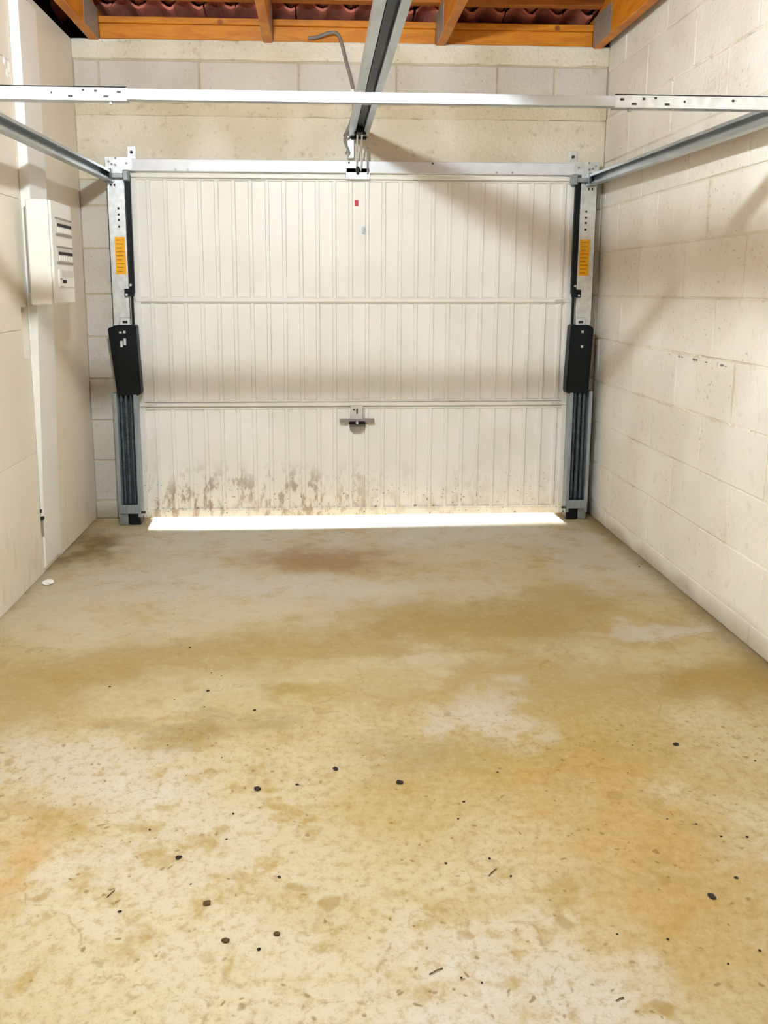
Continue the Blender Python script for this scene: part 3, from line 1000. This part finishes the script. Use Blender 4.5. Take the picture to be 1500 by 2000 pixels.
# ------------------------------------------------------------------ electrical panel
EX0, EX1, EY0, EY1, EZ0, EZ1 = 0.041, 0.140, -0.962, -0.672, 1.162, 1.582
t = thing('fuse_box', 'white plastic fuse box with two rows of breakers on the trunking', 'fuse box', (EX0, (EY0 + EY1) / 2, EZ0))
bx('body', M['panel_white'], t, EX0, EX1 - 0.012, EY0, EY1, EZ0, EZ1, bevel=0.006)
bx('front_cover', M['panel_white'], t, EX1 - 0.011, EX1, EY0 + 0.004, EY1 - 0.004, EZ0 + 0.004, EZ1 - 0.004, bevel=0.004)
for z0, z1 in ((1.442, 1.516), (1.328, 1.402)):
    wn = bx('breaker_window', M['panel_grey'], t, EX1 - 0.002, EX1 + 0.002, EY0 + 0.06, EY1 - 0.012, z0, z1)
    bx('window_gap', M['bracket'], wn, EX1 + 0.001, EX1 + 0.003, EY0 + 0.05, EY1 - 0.012, z1 - 0.008, z1)
    bx('window_gap', M['bracket'], wn, EX1 + 0.001, EX1 + 0.003, EY0 + 0.05, EY1 - 0.012, z0, z0 + 0.009)
    bx('breaker_slot', M['dark'], wn, EX1 + 0.0015, EX1 + 0.0035, EY0 + 0.075, EY1 - 0.020, z0 + 0.038, z0 + 0.050)
    for k in range(6):
        y = EY0 + 0.075 + 0.031 * k
        bx('breaker', M['panel_white'], wn, EX1 + 0.001, EX1 + 0.006, y, y + 0.027, z0 + 0.012, z0 + 0.034, bevel=0.001)
mb = bx('main_breaker', M['panel_white'], t, EX1 - 0.002, EX1 + 0.006, EY0 + 0.055, EY1 - 0.03, 1.232, 1.308, bevel=0.003)
bx('main_breaker_label', M['panel_grey'], mb, EX1 + 0.006, EX1 + 0.007, EY0 + 0.085, EY1 - 0.045, 1.276, 1.303)
bx('black_button', M['dark'], mb, EX1 + 0.005, EX1 + 0.011, EY0 + 0.095, EY0 + 0.135, 1.250, 1.264, label='small black test button')
bx('grey_mark', M['bracket'], mb, EX1 + 0.005, EX1 + 0.0075, EY0 + 0.062, EY0 + 0.085, 1.264, 1.272)
bx('grey_mark', M['bracket'], mb, EX1 + 0.005, EX1 + 0.0075, EY0 + 0.060, EY0 + 0.100, 1.233, 1.238)

# small bracket low on the left wall
t = thing('wall_bracket', 'small grey metal bracket low on the cream wall near the floor', 'bracket', (0.0, -0.875, 0.16))
bx('plate', M['bracket'], t, 0.0005, 0.010, -0.893, -0.872, 0.165, 0.238, bevel=0.002)
bx('catch', M['dark'], t, 0.0005, 0.014, -0.898, -0.878, 0.240, 0.256, bevel=0.003)
bx('screw_hole', M['dark'], t, 0.0005, 0.006, -0.898, -0.884, 0.272, 0.288, bevel=0.002)

# patch of flaking filler beside the trunking
bm = bmesh.new()
for i in range(7):
    y, z = -0.93 + random.uniform(-0.05, 0.02), 2.08 + random.uniform(-0.03, 0.03)
    r = bmesh.ops.create_icosphere(bm, subdivisions=1, radius=random.uniform(0.008, 0.016))
    for v in r['verts']:
        v.co = Vector((0.002 + v.co.x * 0.3, y + v.co.y, z + v.co.z * 1.4))
tag(obj('filler_patch', bm, M['paper']), 'white blob of filler on the cream wall beside the trunking', 'filler')

# ------------------------------------------------------------------ hanging bulb (above the picture)
t = thing('pendant_bulb', 'bare glowing bulb hanging from the roof truss chord', 'lamp', LAMP)
bm = bmesh.new()
bmesh.ops.create_icosphere(bm, subdivisions=2, radius=0.045, matrix=Matrix.Translation(LAMP))
obj('bulb', bm, M['bulb'], t, smooth=True)
cy('socket', M['brass'], t, LAMP + Vector((0, 0, 0.040)), LAMP + Vector((0, 0, 0.105)), 0.018, 14)
cy('flex', M['rubber'], t, LAMP + Vector((0, 0, 0.10)), (LAMP.x + 0.01, LAMP.y, CB + 0.01), 0.004, 8)

# ------------------------------------------------------------------ crumbs, twigs and paper on the floor
crumbs = [(0.754, -1.714, 5), (0.547, -2.0, 5), (0.858, -2.043, 7), (1.011, -2.174, 6), (0.86, -2.145, 4), (0.764, -2.095, 3), (0.853, -1.918, 4), (0.888, -1.938, 3),
          (0.789, -2.357, 3), (0.943, -2.427, 3), (1.244, -2.498, 8), (1.048, -2.578, 10), (1.146, -2.563, 6), (1.404, -2.569, 10), (0.894, -2.829, 8),
          (1.117, -2.903, 5), (0.992, -2.77, 4), (0.998, -2.676, 4), (0.812, -2.726, 4), (0.933, -2.914, 3), (0.974, -2.974, 9), (0.803, -2.987, 5),
          (1.022, -3.076, 8), (1.088, -3.101, 5), (1.119, -3.064, 7), (1.661, -2.534, 4), (1.553, -2.657, 5), (1.528, -2.723, 4), (1.574, -2.867, 4),
          (1.476, -2.877, 4), (2.006, -3.008, 9), (1.869, -3.117, 4), (2.084, -2.955, 5), (2.08, -2.771, 4), (2.117, -2.818, 4), (2.175, -2.823, 4),
          (2.177, -2.426, 9), (2.058, -2.422, 3), (2.353, -2.517, 4), (2.64, -0.934, 6), (2.675, -1.06, 4), (1.076, -0.217, 3), (1.49, -0.246, 3),
          (1.956, -3.181, 3), (2.031, -3.153, 4), (1.458, -3.187, 3), (1.493, -3.2, 3), (1.777, -3.099, 3), (1.608, -2.925, 4), (1.996, -2.554, 3), (2.02, -2.748, 3)]
named = {
    (0.754, -1.714): 'black crumb farthest back on the bare floor left of centre',
    (0.547, -2.0): 'lone black crumb nearest the cream wall on the tan floor band',
    (0.858, -2.043): 'black crumb at the upper end of the grey smudge on the floor',
    (1.011, -2.174): 'black crumb just right of the grey smudge on the floor',
    (1.244, -2.498): 'black crumb left of the biggest crumb in the middle of the floor',
    (1.048, -2.578): 'big two-lobed black crumb on the pale floor left of centre',
    (1.404, -2.569): 'biggest black crumb, in the middle of the floor',
    (0.894, -2.829): 'slanted black crumb on the pale floor at the left',
    (0.974, -2.974): 'flat brown crumb beside a drip mark on the pale floor at the left',
    (1.022, -3.076): 'round brown crumb on the floor, near the viewer left of centre',
    (1.088, -3.101): 'small upright black crumb right of the round brown crumb',
    (1.119, -3.064): 'brown crumb on a pair of drip marks near the viewer',
    (2.006, -3.008): 'big black crumb on the orange stained floor at the right',
    (2.177, -2.426): 'flat black crumb on the mottled floor near the right edge',
    (2.64, -0.934): 'black crumb on the floor at the foot of the white block wall',
    (2.675, -1.06): 'small black crumb in the corner of floor and white block wall',
    (1.076, -0.217): 'tiny crumb at the left edge of the light strip under the door',
    (1.49, -0.246): 'tiny crumb right of centre at the light strip under the door',
}
brown = {(1.022, -3.076), (1.119, -3.064), (0.974, -2.974)}
for (x, y, s) in crumbs:
    bm = bmesh.new()
    bmesh.ops.create_icosphere(bm, subdivisions=2 if s > 6 else 1, radius=1.0)
    sc_ = s * 0.5 / 1000 * 1.5
    for v in bm.verts:
        v.co *= random.uniform(0.75, 1.2)
        v.co = Vector((v.co.x * sc_ * 1.25, v.co.y * sc_, v.co.z * sc_ * 0.45))
    rz = random.uniform(-0.8, 0.8)
    bmesh.ops.rotate(bm, verts=bm.verts[:], cent=(0, 0, 0), matrix=Matrix.Rotation(rz, 3, 'Z'))
    zmin = min(v.co.z for v in bm.verts)
    bmesh.ops.translate(bm, verts=bm.verts[:], vec=(0, 0, -zmin))
    o = obj('floor_crumb', bm, M['debris_brown'] if (x, y) in brown else M['debris'])
    o.location = (x, y, 0.0)
    if (x, y) in named:
        tag(o, named[(x, y)], 'crumb', 'dark crumbs scattered on the floor')
    else:
        tag(o, 'tiny dark speck of dirt lying on the tan concrete floor', 'crumb', 'dark crumbs scattered on the floor')
for (a, b, lab) in [((1.401, -3.178), (1.428, -3.165), 'thin dark twig on the floor, nearest the viewer at the middle'),
                    ((1.720, -3.253), (1.736, -3.247), 'short thin twig on the floor, nearest the viewer at the right'),
                    ((0.768, -2.946), (0.779, -2.927), 'short thin twig on the pale floor at the left'),
                    ((1.561, -2.923), (1.582, -2.901), 'brown twig on the mottled floor in the middle')]:
    bm = bmesh.new()
    tube(bm, [(a[0], a[1], 0.0022), ((a[0] + b[0]) / 2, (a[1] + b[1]) / 2 + 0.001, 0.003), (b[0], b[1], 0.0022)], 0.0010, 6)
    tag(obj('twig', bm, M['debris_brown']), lab, 'twig', 'twigs on the floor')
bm = bmesh.new()
r = bmesh.ops.create_icosphere(bm, subdivisions=2, radius=1.0)
for v in bm.verts:
    v.co *= random.uniform(0.75, 1.15)
    v.co = Vector((0.062 + v.co.x * 0.026, -1.035 + v.co.y * 0.022, 0.009 + max(v.co.z * 0.011, -0.0085)))
tag(obj('paper_scrap', bm, M['paper']), 'small crumpled white paper scrap on the floor by the cream wall', 'paper scrap')
